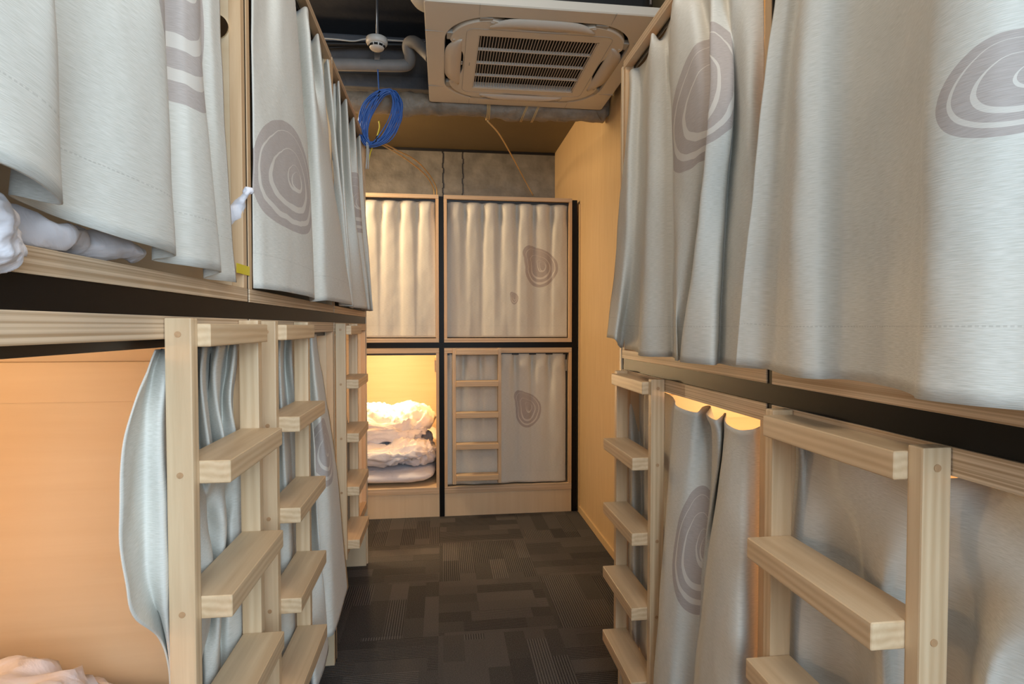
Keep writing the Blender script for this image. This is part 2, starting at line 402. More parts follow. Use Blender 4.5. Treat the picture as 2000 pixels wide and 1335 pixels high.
# black stained beams and posts that carry the pods
def carrier(name, label, loc, rot, L, posts, zb, ztop, pw):
    t = empty(name, label, 'scaffold', loc, rot, 'black frames between the pods')
    bm = bmesh.new(); bx(bm, 0, L, -.045, -.001, zb[0] + .0005, zb[1] - .0005); obj('beam', bm, 'black', t)
    for p in posts:
        for z0, z1 in ((0, zb[0]), (zb[1], ztop)):
            bm = bmesh.new(); bx(bm, p - pw / 2 + .0008, p + pw / 2 - .0008, -.05, -.0005, z0, z1); obj('post', bm, 'black', t)
    return t
carrier('pod_scaffold', 'black beam and thin posts between the left pods', (XL, LY[3], 0), -R90, LY[3] - LY[0], [LY[3] - LY[2], LY[3] - LY[1]], (HL['lo'][1], HL['up'][0]), 2.265, LG)
carrier('pod_scaffold', 'black beam and post between the right pods', (XR, RY[0], 0), R90, RY[2] - RY[0], [RY[1] - RY[0]], (HR['lo'][1], HR['up'][0]), 2.135, .018)
carrier('pod_scaffold', 'black beam with thick posts on the far-end pods', (.918, YB, 0), math.pi, .918 + .90, [.918 - .898, .918 + .005], (HR['lo'][1], HR['up'][0]), 2.13, .033)
# thin wooden end panels at the corridor ends of the banks
tag(box_obj('end_panel', 'ply_z', None, XL - 2.0, XL + .003, 3.0635, 3.075, 0, 2.275), 'plywood end panel closing the left row of pods at the corner', 'panel')
tag(box_obj('end_panel', 'ply_z', None, XR - .004, .932, 1.8165, 1.832, 0, 2.125), 'plywood end panel closing the right row of pods before the golden wall', 'panel')

# ------------------------------------------------------------------ ladders
LW, SD, ST = .323, .037, .022
def ladder_proto():
    t = empty('bunk_ladder', 'x', 'ladder', (0, 0, 0))
    for x in (0, LW - ST):
        bm = bmesh.new(); bx(bm, x, x + ST, .003, .003 + SD, .225, 1.129, .0025, 2); s = obj('stile', bm, 'oak_z', t)
        for q in range(5):
            for e in (x - .0004, x + ST + .0004):
                bm = bmesh.new(); lathe(bm, [(.0046, -.0006), (.0046, .0006)], (e, .003 + SD / 2, 1.105 - .207 * q), 14, 'x')
                obj('peg', bm, 'peg', s)
    for q in range(5):
        z = 1.104 - .207 * q
        bm = bmesh.new(); bx(bm, ST, LW - ST, .004, .058 if q == 0 else .084, z - .018, z + .017, .0035, 3)
        obj('rung', bm, 'oak_x', t)
    return t
def copy_tree(o, parent=None):
    c = o.copy(); COL.objects.link(c)
    if parent: c.parent = parent
    for ch in list(o.children): copy_tree(ch, c)
    return c
lp = ladder_proto()
spots = [
 ((XL, .874 + LW, .154), -R90, 'near left ladder, closest to the open orange lit pod'),
 ((XL, 1.292 + LW, .154), -R90, 'middle ladder of the left row, in front of the flaring printed curtain'),
 ((XL, 2.192 + LW, .154), -R90, 'small far ladder of the left row, at the corridor corner'),
 ((XR, .588, 0), R90, 'large near right ladder with pale thick rungs'),
 ((XR, 1.447, 0), R90, 'slim far right ladder beside the golden wall'),
 ((.389, YB - .004, 0), math.pi, 'ladder facing the camera on the far-end pod')]
for i, (l, r, s) in enumerate(spots):
    o = lp if i == 0 else copy_tree(lp)
    o.location = l; o.rotation_euler = (0, 0, r); o['label'] = s; o['group'] = 'wooden ladders hooked on the pods'

# ------------------------------------------------------------------ curtains
def cr(a, b, c, d, t):
    return .5 * ((2 * b) + (c - a) * t + (2 * a - 5 * b + 4 * c - d) * t * t + (3 * b - a - 3 * c + d) * t ** 3)
def curtain(label, bank, levels, blobs=(), hem=None, per=9, rows=56, tens=.55, wr=.002, seed=1, group=None):
    """levels: list of (z or [z per knot], [(px or coordinate, v), ...]) top to bottom, same knot count.
       v is how far the cloth stands out from the pod face."""
    face = {'L': XL, 'R': XR, 'B': YB}[bank]
    L = []
    for z, kn in levels:
        zs = z if isinstance(z, (list, tuple)) else [z] * len(kn)
        row = []
        for (q, v), zz in zip(kn, zs):
            if bank == 'L': X = face + v; row.append(Vector((X, y_at(q, X, zz), zz)))
            elif bank == 'R': X = face - v; row.append(Vector((X, y_at(q, X, zz), zz)))
            else: row.append(Vector((q, face - v, zz)))
        L.append(row)
    nk = len(L[0]); zt = [sum(p.z for p in r) / nk for r in L]
    # rows
    grid = []
    H = zt[0] - zt[-1]
    for i in range(rows + 1):
        z = zt[0] - H * i / rows
        j = 0
        while j < len(L) - 2 and z < zt[j + 1]: j += 1
        t = (zt[j] - z) / (zt[j] - zt[j + 1])
        t = min(1, max(0, t))
        A = L[j - 1] if j > 0 else [a * 2 - b for a, b in zip(L[0], L[1])]
        D = L[j + 2] if j + 2 < len(L) else [b * 2 - a for a, b in zip(L[-2], L[-1])]
        kn = [cr(a, b, c, d, t) for a, b, c, d in zip(A, L[j], L[j + 1], D)]
        P = [kn[0] * 2 - kn[1]] + kn + [kn[-1] * 2 - kn[-2]]
        row = []
        for k in range(1, len(P) - 2):
            for s in range(per):
                u = s / per
                a, b, c, d = P[k - 1], P[k], P[k + 1], P[k + 2]
                m1, m2 = (c - a) * tens * .9, (d - b) * tens * .9
                ln = (c - b).length + 1e-5
                if m1.length > ln * 1.6: m1 *= ln * 1.6 / m1.length
                if m2.length > ln * 1.6: m2 *= ln * 1.6 / m2.length
                h00 = 2 * u ** 3 - 3 * u * u + 1; h10 = u ** 3 - 2 * u * u + u; h01 = -2 * u ** 3 + 3 * u * u; h11 = u ** 3 - u * u
                row.append(b * h00 + m1 * h10 + c * h01 + m2 * h11)
        row.append(kn[-1].copy())
        for p in row:
            w_ = noise.noise(Vector((p.x * 9 + seed, p.y * 9, p.z * 5))) * wr * 2 + noise.noise(Vector((p.x * 26, p.y * 26 + seed, p.z * 13))) * wr
            if bank == 'B': p.y += w_
            else: p.x += w_
        grid.append(row)
    nc = len(grid[0])
    # fabric coordinate: mean arc length over rows
    us = [0.0]
    for c in range(1, nc):
        us.append(us[-1] + sum((Vector(grid[r][c].xy) - Vector(grid[r][c - 1].xy)).length for r in (rows // 2, rows - 4, rows // 4)) / 3)
    bm = bmesh.new(); uvl = bm.loops.layers.uv.new('UVMap')
    V = [[bm.verts.new(p) for p in row] for row in grid]
    zr = [zt[0] - H * i / rows for i in range(rows + 1)]
    for i in range(rows):
        for c in range(nc - 1):
            f = bm.faces.new((V[i][c], V[i][c + 1], V[i + 1][c + 1], V[i + 1][c])); f.smooth = True
            for lp_, (ii, c2) in zip(f.loops, ((i, c), (i, c + 1), (i + 1, c + 1), (i + 1, c))): lp_[uvl].uv = (us[c2], zr[ii])
    # printed shapes: place by photo pixel column at height z
    bl = []
    for (px, z, rx, rz, prof, rings, *rest) in blobs:
        i = min(range(rows + 1), key=lambda q: abs(zr[q] - z))
        best = None
        for c, p in enumerate(grid[i]):
            d = Vector((p.x, p.y, 0)); xc = p.x * cs - p.y * sn; yc = p.x * sn + p.y * cs
            pp = 1000 + FPX * xc / max(.05, yc)
            front = rest[0] if rest else 0
            e = abs(pp - px) + front * (0 if ((bank == 'L' and p.x > XL) or (bank == 'R' and p.x < XR)) else 50)
            if best is None or e < best[0]: best = (e, c)
        ua = us[best[1]]
        # which way does pixel x run along u?
        p0, p1 = grid[i][0], grid[i][-1]
        fpx = lambda p: (p.x * cs - p.y * sn) / max(.05, p.x * sn + p.y * cs)
        fl = 1 if fpx(p1) > fpx(p0) else -1
        bl.append((ua, z, rx, rz, prof, rings, fl))
    mean = sum((p for r in grid for p in r), Vector()) / (nc * (rows + 1))
    mean.z = zt[-1]
    for v in bm.verts: v.co -= mean
    me = bpy.data.meshes.new('curtain'); bm.to_mesh(me); bm.free()
    o = bpy.data.objects.new('curtain', me); COL.objects.link(o); o.location = mean
    me.materials.append(curtain_mat('curtain_cloth', bl, zt[-1]))
    sd = o.modifiers.new('thick', 'SOLIDIFY'); sd.thickness = .0022; sd.offset = 0
    tag(o, label, 'curtain', group)
    return o
# printed outlines (radius by angle, starting at the left going down-left ... counter-clockwise)
BIG = [.84, .92, .98, .96, .92, .96, 1.0, .98, .94, .92, .94, .98, .98, .90, .80, .78]
PEAR = [.66, .70, .76, .84, .90, .92, .92, .96, 1.0, .88, .76, .70, .72, .88, 1.0, .78]
RINGS = [(.82, .045, .03, .02), (.55, .05, .05, .0), (.24, .028, .15, .06), (.17, .02, .2, .03)]
# --- left upper, nearest
curtain('huge blurred white curtain of the nearest upper left pod, lifted at its hem', 'L', [
    (2.20, [(-700, .03), (-330, .00), (-120, .02), (40, .02), (62, .04), (70, .0), (160, .03), (260, .03), (300, .035), (304, .0), (350, .02), (376, .025), (380, .0), (400, .01), (428, .01)]),
    (1.75, [(-700, .05), (-330, .02), (-120, .05), (50, .05), (84, .06), (88, .0), (150, .02), (250, .035), (311, .042), (313, .0), (360, .025), (388, .028), (390, .0), (415, .012), (433, .012)]),
    ([1.38, 1.385, 1.39, 1.385, 1.378, 1.388, 1.384, 1.372, 1.368, 1.362, 1.360, 1.362, 1.352, 1.352, 1.353],
     [(-700, .05), (-330, .05), (-120, .08), (60, .09), (119, .07), (20, .02), (110, .01), (240, .04), (346, .045), (300, .008), (380, .035), (431, .036), (400, .006), (440, .018), (459, .02)])],
    [(352, 1.80, .16, .21, BIG, RINGS, 1)], seed=3, wr=.0015, group='curtains of the left pods')
# --- left upper, middle
curtain('curtain of the middle upper left pod with large mauve stone print', 'L', [
    (2.225, [(492, -.012), (520, -.012), (548, -.01), (575, -.02), (577, -.035), (600, .005), (606, -.03), (622, .005), (627, -.035), (640, .0), (643, -.035), (655, -.01)]),
    (2.10, [(492, -.008), (520, -.01), (550, .012), (578, .01), (575, -.03), (606, .025), (606, -.025), (630, .02), (630, -.03), (648, .015), (646, -.03), (657, -.01)]),
    (1.75, [(493, .0), (520, .01), (560, .025), (599, .03), (596, -.01), (625, .035), (650, .04), (652, .0), (650, -.01), (668, .03), (664, .0), (672, .0)]),
    ([1.352] * 3 + [1.350, 1.345] + [1.352] * 7, [(494, .004), (515, .02), (560, .04), (614, .05), (606, .012), (640, .05), (687, .065), (664, .02), (668, .01), (690, .05), (682, .02), (690, .01)])],
    [(572, 1.635, .22, .142, BIG, RINGS, 1)], seed=5, wr=.0015, group='curtains of the left pods')
# --- left upper, far
curtain('narrow far curtain of the upper left pod beside the blue cable coil', 'L', [
    (2.22, [(652, -.03), (662, .01), (664, -.03), (677, .01), (680, -.03), (692, .01), (694, -.03), (703, .0), (706, -.02)]),
    (1.80, [(660, .0), (672, .03), (670, .0), (690, .045), (686, .01), (704, .04), (700, .0), (714, .03), (712, .0)]),
    (1.352, [(664, .0), (690, .05), (684, .02), (717, .065), (706, .02), (722, .06), (714, .01), (729, .055), (721, .02)])],
    [(694, 1.82, .13, .14, BIG, RINGS, 1)], seed=8, wr=.0012, group='curtains of the left pods')
# --- left lower, nearest: gathered bundle
curtain('bunched grey-white curtain tied behind the nearest left ladder', 'L', [
    (1.235, [(303, -.016), (316, -.036), (338, -.008), (356, -.036), (372, -.016), (385, -.036), (398, -.012), (412, -.034), (428, -.008), (444, -.034), (458, -.008), (472, -.018)]),
    (1.19, [(272, -.010), (296, -.030), (325, -.003), (350, -.034), (372, -.016), (388, -.038), (396, -.006), (406, -.036), (420, -.008), (440, -.034), (456, -.003), (464, -.030)]),
    (1.12, [(241, -.016), (280, -.026), (318, -.003), (350, -.036), (376, -.012), (382, -.038), (402, -.003), (404, -.036), (424, -.010), (434, -.034), (450, -.003), (452, -.030)]),
    (1.02, [(236, -.016), (278, -.030), (318, -.003), (350, -.036), (378, -.008), (392, -.036), (412, -.003), (420, -.034), (440, -.003), (436, -.030), (468, -.003), (460, -.030)]),
    (.93, [(244, -.016), (276, -.030), (318, -.003), (350, -.036), (376, -.012), (400, -.008), (400, -.036), (436, -.003), (440, -.034), (462, -.016), (480, -.003), (470, -.030)]),
    (.87, [(262, -.016), (290, -.030), (320, -.003), (350, -.036), (380, -.016), (410, -.003), (402, -.036), (440, -.003), (440, -.036), (456, -.014), (482, -.003), (470, -.030)]),
    (.775, [(326, -.016), (330, -.030), (336, -.006), (350, -.036), (380, -.010), (412, -.006), (408, -.036), (430, -.003), (440, -.036), (455, -.010), (478, -.003), (470, -.030)]),
    (.62, [(332, -.016), (336, -.030), (338, -.006), (355, -.034), (380, -.006), (396, -.036), (404, -.012), (428, -.003), (428, -.034), (446, -.016), (472, -.003), (462, -.030)]),
    (.40, [(330, -.016), (338, -.030), (344, -.008), (358, -.034), (378, -.006), (390, -.034), (404, -.008), (424, -.003), (430, -.034), (440, -.012), (462, -.006), (456, -.030)])],
    seed=11, wr=.0035, group='curtains of the left pods', rows=84)
# --- left lower, middle: flaring
curtain('printed curtain of the middle lower left pod, flaring out into the corridor', 'L', [
    (1.245, [(512, -.04), (520, -.02), (535, -.04), (548, -.02), (556, -.04), (570, -.02), (580, -.04), (592, -.02), (598, -.04), (608, -.02), (618, -.02)]),
    (1.16, [(512, -.04), (522, -.01), (535, -.04), (548, -.01), (556, -.04), (572, -.01), (580, -.04), (592, -.01), (602, -.03), (612, -.01), (624, -.01)]),
    (.95, [(515, -.03), (525, -.005), (540, -.035), (555, -.005), (565, -.03), (585, -.005), (595, -.03), (612, .01), (606, -.02), (628, .02), (643, .0)]),
    (.70, [(515, -.03), (530, -.005), (545, -.025), (565, -.005), (572, -.025), (590, -.005), (598, -.02), (620, .035), (612, .0), (645, .04), (662, .03)]),
    ([.30] * 5 + [.26, .26, .26] + [.30] * 3, [(520, -.02), (535, -.004), (550, -.02), (575, -.004), (585, -.015), (595, -.004), (616, .05), (642, .045), (622, .02), (652, .06), (679, .05)])],
    [(636, .855, .12, .12, BIG, RINGS, 1)], seed=13, wr=.0015, group='curtains of the left pods')
# --- left lower, far: small bulging bundle
curtain('small gathered curtain bulging behind the far left ladder', 'L', [
    (1.235, [(650, -.05), (655, -.03), (660, -.06), (664, -.03), (668, -.05)]),
    (.95, [(651, -.05), (657, -.02), (664, -.06), (670, -.02), (672, -.05)]),
    (.80, [(652, -.04), (660, -.01), (668, -.05), (683, -.01), (678, -.05)]),
    (.55, [(654, -.04), (664, -.01), (672, -.05), (694, .0), (684, -.05)]),
    (.38, [(656, -.04), (664, -.01), (670, -.05), (682, -.01), (678, -.04)])],
    seed=17, group='curtains of the left pods')
# --- right upper, far
curtain('curtain of the far upper right pod with a folded mauve stone print', 'R', [
    (2.095, [(1226, -.035), (1232, -.01), (1250, -.03), (1268, -.03), (1274, .005), (1290, -.03), (1310, -.02), (1318, .015), (1345, -.02), (1370, -.03), (1380, .01), (1400, -.03), (1425, .0), (1450, -.02), (1490, -.03)]),
    (2.0, [(1226, -.03), (1232, .0), (1252, -.03), (1262, -.02), (1270, .015), (1300, .0), (1308, -.01), (1312, .03), (1350, .02), (1378, -.01), (1390, .02), (1420, -.02), (1430, .01), (1455, -.01), (1492, -.02)]),
    (1.72, [(1212, .0), (1225, .02), (1245, -.01), (1260, -.01), (1266, .035), (1300, .01), (1315, .0), (1316, .045), (1365, .055), (1408, .03), (1385, .065), (1428, .035), (1434, .0), (1460, .02), (1492, -.01)]),
    (1.50, [(1203, .01), (1218, .03), (1240, .0), (1258, .0), (1260, .045), (1300, .015), (1320, .0), (1320, .055), (1350, .05), (1376, .02), (1365, .07), (1408, .03), (1420, .0), (1455, .025), (1492, .0)]),
    ([1.235, 1.228, 1.20, 1.195, 1.19] + [1.192] * 10, [(1187, .045), (1202, .05), (1212, .005), (1242, .0), (1253, .055), (1300, .02), (1315, .0), (1323, .06), (1318, .05), (1345, .025), (1330, .07), (1390, .05), (1405, .01), (1440, .03), (1492, .004)])],
    [(1398, 1.75, .18, .165, [.86,.95,.98,.9,.78,.8,.9,.95,.95,1,1,.95,.86,.8,.76,.78], RINGS, 1)], seed=21, wr=.0018, group='curtains of the right pods')
# --- right upper, near
curtain('wide near curtain of the upper right pod, print at the right edge', 'R', [
    (2.10, [(1548, -.005), (1570, .005), (1600, -.01), (1625, -.015), (1650, .01), (1720, -.01), (1790, -.02), (1860, .0), (1900, .03), (1990, .02), (2200, .0), (2650, .03), (3500, .0)]),
    (1.72, [(1498, .035), (1520, .025), (1548, .01), (1560, .045), (1600, .035), (1670, -.005), (1760, .005), (1815, .046), (1844, .070), (1960, .060), (2200, .01), (2650, .05), (3500, .0)]),
    ([1.20, 1.20, 1.196, 1.194, 1.194] + [1.194] * 8, [(1433, .062), (1456, .05), (1500, .03), (1540, .065), (1590, .058), (1655, .015), (1740, .035), (1786, .076), (1802, .096), (1900, .088), (2100, .06), (2600, .04), (3500, .0)])],
    [(1975, 1.49, .075, .052, [.9, .95, .98, .96, .93, .9, .92, .97, 1, .96, .9, .88, .9, .94, .9, .88], RINGS, 1)], seed=25, wr=.002, group='curtains of the right pods')
# --- right lower, far
curtain('tall curtain of the far lower right pod with long mauve print between two folds', 'R', [
    ([1.078, 1.078, 1.078, 1.078, 1.078, 1.078, 1.072, 1.070, 1.078, 1.078, 1.070, 1.070, 1.076, 1.068, 1.066, 1.072, 1.078], [(1212, -.055), (1230, -.03), (1248, -.055), (1270, -.03), (1290, -.055), (1314, -.03), (1322, .012), (1360, .006), (1374, -.03), (1388, -.05), (1380, .0), (1400, .01), (1418, -.04), (1416, .0), (1440, .014), (1470, -.0), (1487, -.018)]),
    (1.00, [(1212, -.055), (1230, -.02), (1248, -.055), (1270, -.02), (1290, -.055), (1310, -.02), (1316, .014), (1350, .01), (1376, -.02), (1396, -.04), (1392, -.01), (1405, .0), (1414, -.04), (1414, .01), (1445, .014), (1470, .0), (1487, -.018)]),
    (.70, [(1215, -.05), (1235, -.01), (1255, -.05), (1270, -.012), (1285, -.03), (1314, -.015), (1296, .03), (1320, .035), (1345, .02), (1380, -.01), (1375, -.03), (1370, .0), (1378, .0), (1385, .04), (1435, .045), (1466, .01), (1485, -.018)]),
    (.24, [(1215, -.04), (1240, -.01), (1250, -.03), (1268, -.01), (1290, -.03), (1318, -.02), (1273, .05), (1300, .06), (1330, .03), (1360, .0), (1350, -.02), (1340, .0), (1340, .02), (1345, .065), (1410, .07), (1452, .02), (1482, -.018)])],
    [(1366, .742, .085, .155, [.80, .88, .95, 1, 1, .97, .9, .9, .95, .9, .82, .80, .85, .82, .74, .74], RINGS, 1)], seed=29, wr=.0018, group='curtains of the right pods')
# --- generic pinch-pleated curtain in wall coordinates
def pleated(label, bank, a, b_, ztop, zhem, n_pl, blobs=(), v0=-.03, amp=.013, flare=.0, seed=1, group=None, head=.07):
    random.seed(seed)
    k = n_pl * 4 + 1
    def coord(i): return a + (b_ - a) * i / (k - 1)
    lv = []
    for z, sc, be in ((ztop, .8, 0), (ztop - head, 1.5, 0), (ztop - head - .10, 1.0, .35), ((ztop + zhem) / 2, .9, .7), (zhem, 1.0, 1.0)):
        row = []
        for i in range(k):
            ph = i % 4
            pin = {0: -.8, 1: .3, 2: .55, 3: .3}[ph]
            wav = .42 * math.sin(i * math.pi / 2 * .61 + seed) + .45 * math.sin(i * math.pi / 2 * .27 + seed * 2.1) + .15 * pin
            v = v0 + amp * sc * ((1 - be) * pin * 1.8 + be * wav) + flare * be
            sgn = math.sin(i * 2.3 + seed) * .006 * be
            q = coord(i) + sgn
            row.append((q, v))
        lv.append((z, row))
    if bank == 'B':
        return curtain(label, 'B', lv, blobs, seed=seed, group=group, per=6, wr=.002)
    # convert wall coordinate to pixel so that the same solver can be used
    lv2 = []
    for z, row in lv:
        X = lambda v: (XR - v) if bank == 'R' else (XL + v)
        rr = []
        for q, v in row:
            x = X(v); h = EYE - z
            xc = x * cs - q * sn; yd = (x * sn + q * cs) * cp + h * sp
            rr.append((1000 + FPX * xc / yd, v))
        lv2.append((z, rr))
    return curtain(label, bank, lv2, blobs, seed=seed, group=group, per=6, wr=.002)
curtain('grey-white pleated curtain behind the large near right ladder', 'R', [
    ([1.088, 1.088, 1.084, 1.088, 1.084, 1.088, 1.080, 1.088, 1.083, 1.08, 1.07, 1.08, 1.07], [(1524, -.03), (1540, -.04), (1560, -.025), (1578, -.055), (1650, -.022), (1737, -.055), (1820, -.02), (1928, -.055), (2060, -.02), (2230, -.055), (2450, -.02), (2700, -.055), (3000, -.03)]),
    (1.005, [(1524, -.03), (1545, -.035), (1565, -.03), (1576, -.035), (1650, -.035), (1736, -.034), (1820, -.036), (1930, -.034), (2060, -.036), (2230, -.034), (2450, -.036), (2700, -.034), (3000, -.03)]),
    (.88, [(1524, -.03), (1538, -.03), (1556, -.018), (1590, -.03), (1660, -.065), (1722, -.012), (1748, -.03), (1880, -.07), (1925, -.012), (1965, -.02), (2200, -.06), (2600, -.02), (3000, -.03)]),
    (.60, [(1524, -.03), (1536, -.02), (1556, -.012), (1600, -.04), (1680, -.07), (1735, -.010), (1770, -.03), (1870, -.07), (1930, -.010), (2000, -.02), (2250, -.065), (2600, -.02), (3000, -.03)]),
    (.21, [(1524, -.03), (1536, -.02), (1556, -.012), (1600, -.04), (1680, -.07), (1745, -.010), (1780, -.03), (1860, -.07), (1930, -.010), (2000, -.02), (2250, -.065), (2600, -.02), (3000, -.03)])],
    seed=31, wr=.0018, group='curtains of the right pods')
gb = 'curtains of the far-end pods'
pleated('closed upper far-end curtain with one large and one tiny stone print', 'B', .855, .035, 2.10, 1.20, 7,
        [(1050, 1.67, .142, .158, PEAR, RINGS), (1003, 1.455, .034, .048, PEAR, [(.7, .06, 0, 0), (.35, .05, .1, 0)])], seed=4, group=gb)
pleated('plain upper far-end curtain left of the black post', 'B', -.045, -.875, 2.10, 1.20, 7, seed=9, group=gb)
pleated('lower far-end curtain with one stone print, hanging behind the ladder', 'B', .845, .022, 1.088, .205, 7,
        [(1028, .70, .108, .142, PEAR, RINGS)], seed=6, group=gb)

# ------------------------------------------------------------------ bedding
def duvet(label, cx, cy, cz, hx, hy, hz, seed, crumple=.03, rot=0, power=3.0, lumps=4.0, group='white duvets on the pod beds', name='duvet', cat='duvet'):
    bm = bmesh.new(); nu, nv = 120, 64; V = []
    def se(c, p): return math.copysign(abs(c) ** (2 / p), c)
    for j in range(nv + 1):
        ph = -math.pi / 2 + math.pi * j / nv; row = []
        for i in range(nu):
            th = 2 * math.pi * i / nu
            x = hx * se(math.cos(ph), power) * se(math.cos(th), power); y = hy * se(math.cos(ph), power) * se(math.sin(th), power); z = hz * se(math.sin(ph), 2.2)
            p = Vector((x, y, z)); nrm = Vector((x / hx ** 2, y / hy ** 2, z / hz ** 2)).normalized()
            q = Vector((x * lumps + seed * 3.1, y * lumps, z * lumps * 1.5))
            d = noise.noise(q) * crumple * 1.4
            d += -abs(noise.noise(q * 2.3 + Vector((7, 1, 3)))) * crumple * 1.3 + .25 * crumple
            d += -abs(noise.noise(q * 5.1)) * crumple * .85 + noise.noise(q * 9) * crumple * .15
            p += nrm * d
            p.z = max(p.z, -hz * .98)
            row.append(bm.verts.new(p))
        V.append(row)
    for j in range(nv):
        for i in range(nu):
            f = bm.faces.new((V[j][i], V[j][(i + 1) % nu], V[j + 1][(i + 1) % nu], V[j + 1][i])); f.smooth = True
    bmesh.ops.remove_doubles(bm, verts=bm.verts[:], dist=.0002)
    o = obj(name, bm, 'cotton'); o.location = (cx, cy, cz + hz * .98); o.rotation_euler = (0, 0, rot)
    return tag(o, label, cat, group)
zb = .200
duvet('flat white futon under the piled duvet in the lit far-end pod', -.46, 4.74, zb, .415, .94, .055, 3, .008, power=8, lumps=2.5, name='futon', cat='mattress', group='white bedding')
duvet('crumpled white duvet piled on the futon in the lit far-end pod', -.462, 4.17, zb + .112, .405, .38, .085, 5, .045, power=3.6, lumps=6)
duvet('second crumpled fold of duvet behind, brightly lit, in the far-end pod', -.47, 4.42, zb + .222, .395, .44, .115, 9, .05, power=3.2, lumps=5)
duvet('pale pink-lit duvet lying in the open near left pod', XL - .66, .775, .345, .60, .405, .188, 13, .040, power=5, lumps=4)
bm = bmesh.new(); pts = [Vector((XL - .022 + .014 * math.sin(q * 1.1), .50 + .025 * q, 1.371 + .004 * math.sin(q * 1.7))) for q in range(15)]
tube(bm, spline(pts, 4), [(.016 + .005 * math.sin(q * .31 + 1)) * min(1, (q + 2) / 6, (60 - q) / 8) for q in range(57)], 20)
for v in bm.verts:
    v.co += Vector((noise.noise(v.co * 30), noise.noise(v.co * 26 + Vector((3, 3, 3))), noise.noise(v.co * 34))) * .010 - Vector((0, 0, abs(noise.noise(v.co * 60)) * .006)); v.co.z = max(v.co.z, 1.3525)
tag(obj('rumpled_sheet', bm, 'cotton'), 'white sheet edge pushed out under the nearest upper left curtain', 'bedding', 'white bedding')
duvet('white duvet corner drooping over the rail at the left picture edge', XL + .010, .505, 1.312, .03, .075, .040, 23, .010, power=2.4, lumps=9, name='duvet_corner', cat='duvet', group='white bedding')
# knotted cloth corner
bm = bmesh.new()
p0 = Vector((XL - .02, y_at(455, XL - .02, 1.50), 1.50)); p1 = Vector((XL + .012, y_at(484, XL + .012, 1.545), 1.548))
tube(bm, spline([p0 + Vector((-.05, 0, -.03)), p0, (p0 + p1) / 2, p1 - Vector((0, .005, .006)), p1], 5), [.02, .02, .02, .02, .019, .018, .016, .014, .012, .011, .010, .009, .008, .0065, .006, .006, .006, .008, .010, .009, .005][:21], 10)
for v in bm.verts: v.co += Vector((noise.noise(v.co * 90), noise.noise(v.co * 85 + Vector((3, 3, 3))), noise.noise(v.co * 80))) * .005
o = obj('knotted_cloth', bm, 'cotton'); tag(o, 'small twisted white cloth corner poking out beside the thin black post', 'cloth')
# yellow tape
ty = y_at(472, XL + .001, 1.385)
bm = bmesh.new(); bx(bm, XL + .0012, XL + .0022, ty - .03, ty + .045, 1.377, 1.396, .0002); o = obj('tape', bm, 'tape')
tag(o, 'short strip of yellow tape stuck across the thin black post', 'tape')
# round chrome ring lamp high on the partition
bm = bmesh.new(); yy = 1.205; bx0 = Vector((XL - .06, 1.2125, 1.86))
lathe(bm, [(.024, 0), (.024, .006), (.018, .010), (.008, .011)], (XL - .045, yy + .004, 1.872), 24, 'y')
o = obj('reading_light', bm, 'brass'); tag(o, 'small round metal fitting at the top beside the nearest left curtain', 'light fitting')

# ------------------------------------------------------------------ air conditioner (ceiling cassette)
AX, AY, AZ = .407, 2.60, 2.47
ac = empty('air_conditioner', 'square cream ceiling cassette air conditioner with slatted grille', 'air conditioner', (AX, AY, AZ))
def rr_poly(h, r, n=10, hy=None):
    hy = hy or h; out = []
    for cx, cy, a0 in ((h - r, hy - r, 0), (-h + r, hy - r, 90), (-h + r, -hy + r, 180), (h - r, -hy + r, 270)):
        for i in range(n + 1):
            a = math.radians(a0 + 90 * i / n); out.append((cx + r * math.cos(a), cy + r * math.sin(a)))
    return out
def ring_strip(bm, loops):
    VV = [[bm.verts.new(p) for p in lp_] for lp_ in loops]
    for A, B in zip(VV, VV[1:]):
        for i in range(len(A)):
            f = bm.faces.new((A[i], A[(i + 1) % len(A)], B[(i + 1) % len(A)], B[i])); f.smooth = False
    return VV
HW = .472
def loop(h, r, z): return [Vector((x, y, z)) for x, y in rr_poly(h, r)]
# outer fascia with the big opening
bm = bmesh.new()
ring_strip(bm, [loop(HW, .012, .034), loop(HW, .012, .004), loop(HW - .004, .012, 0), loop(.395, .20, -.002), loop(.391, .20, .01), loop(.391, .20, .034)])
obj('fascia', bm, 'plastic', ac)
bm = bmesh.new(); ring_strip(bm, [loop(.392, .20, .028), loop(.27, .13, .028)]); obj('outlet', bm, 'dark', ac)
# inner panel (waisted sides)
def waist(hx_, r, z, wst):
    out = []
    for x, y in rr_poly(hx_, r, 14):
        out.append(Vector((x, y, z)))
    res = []
    k = len(out)
    for i in range(k):   # subdivide straight runs so they can be pulled in
        a, b_ = out[i], out[(i + 1) % k]; m_ = 12 if (a - b_).length > .15 else 1
        for s in range(m_): res.append(a.lerp(b_, s / m_))
    for p in res:
        for ax_, ay_ in ((0, 1), (1, 0)):
            if abs(p[ax_]) > hx_ - .001 * 2:
                t_ = abs(p[ay_]) / (hx_ - r + 1e-6)
                if t_ < 1.0: p[ax_] -= math.copysign(wst * (.5 + .5 * math.cos(math.pi * min(1, t_ ** 2.2))), p[ax_])
    return res
bm = bmesh.new()
L0 = waist(.372, .17, .02, .062); L1 = waist(.372, .17, .0, .062); L2 = waist(.368, .17, -.004, .062)
VV = ring_strip(bm, [L0, L1, L2])
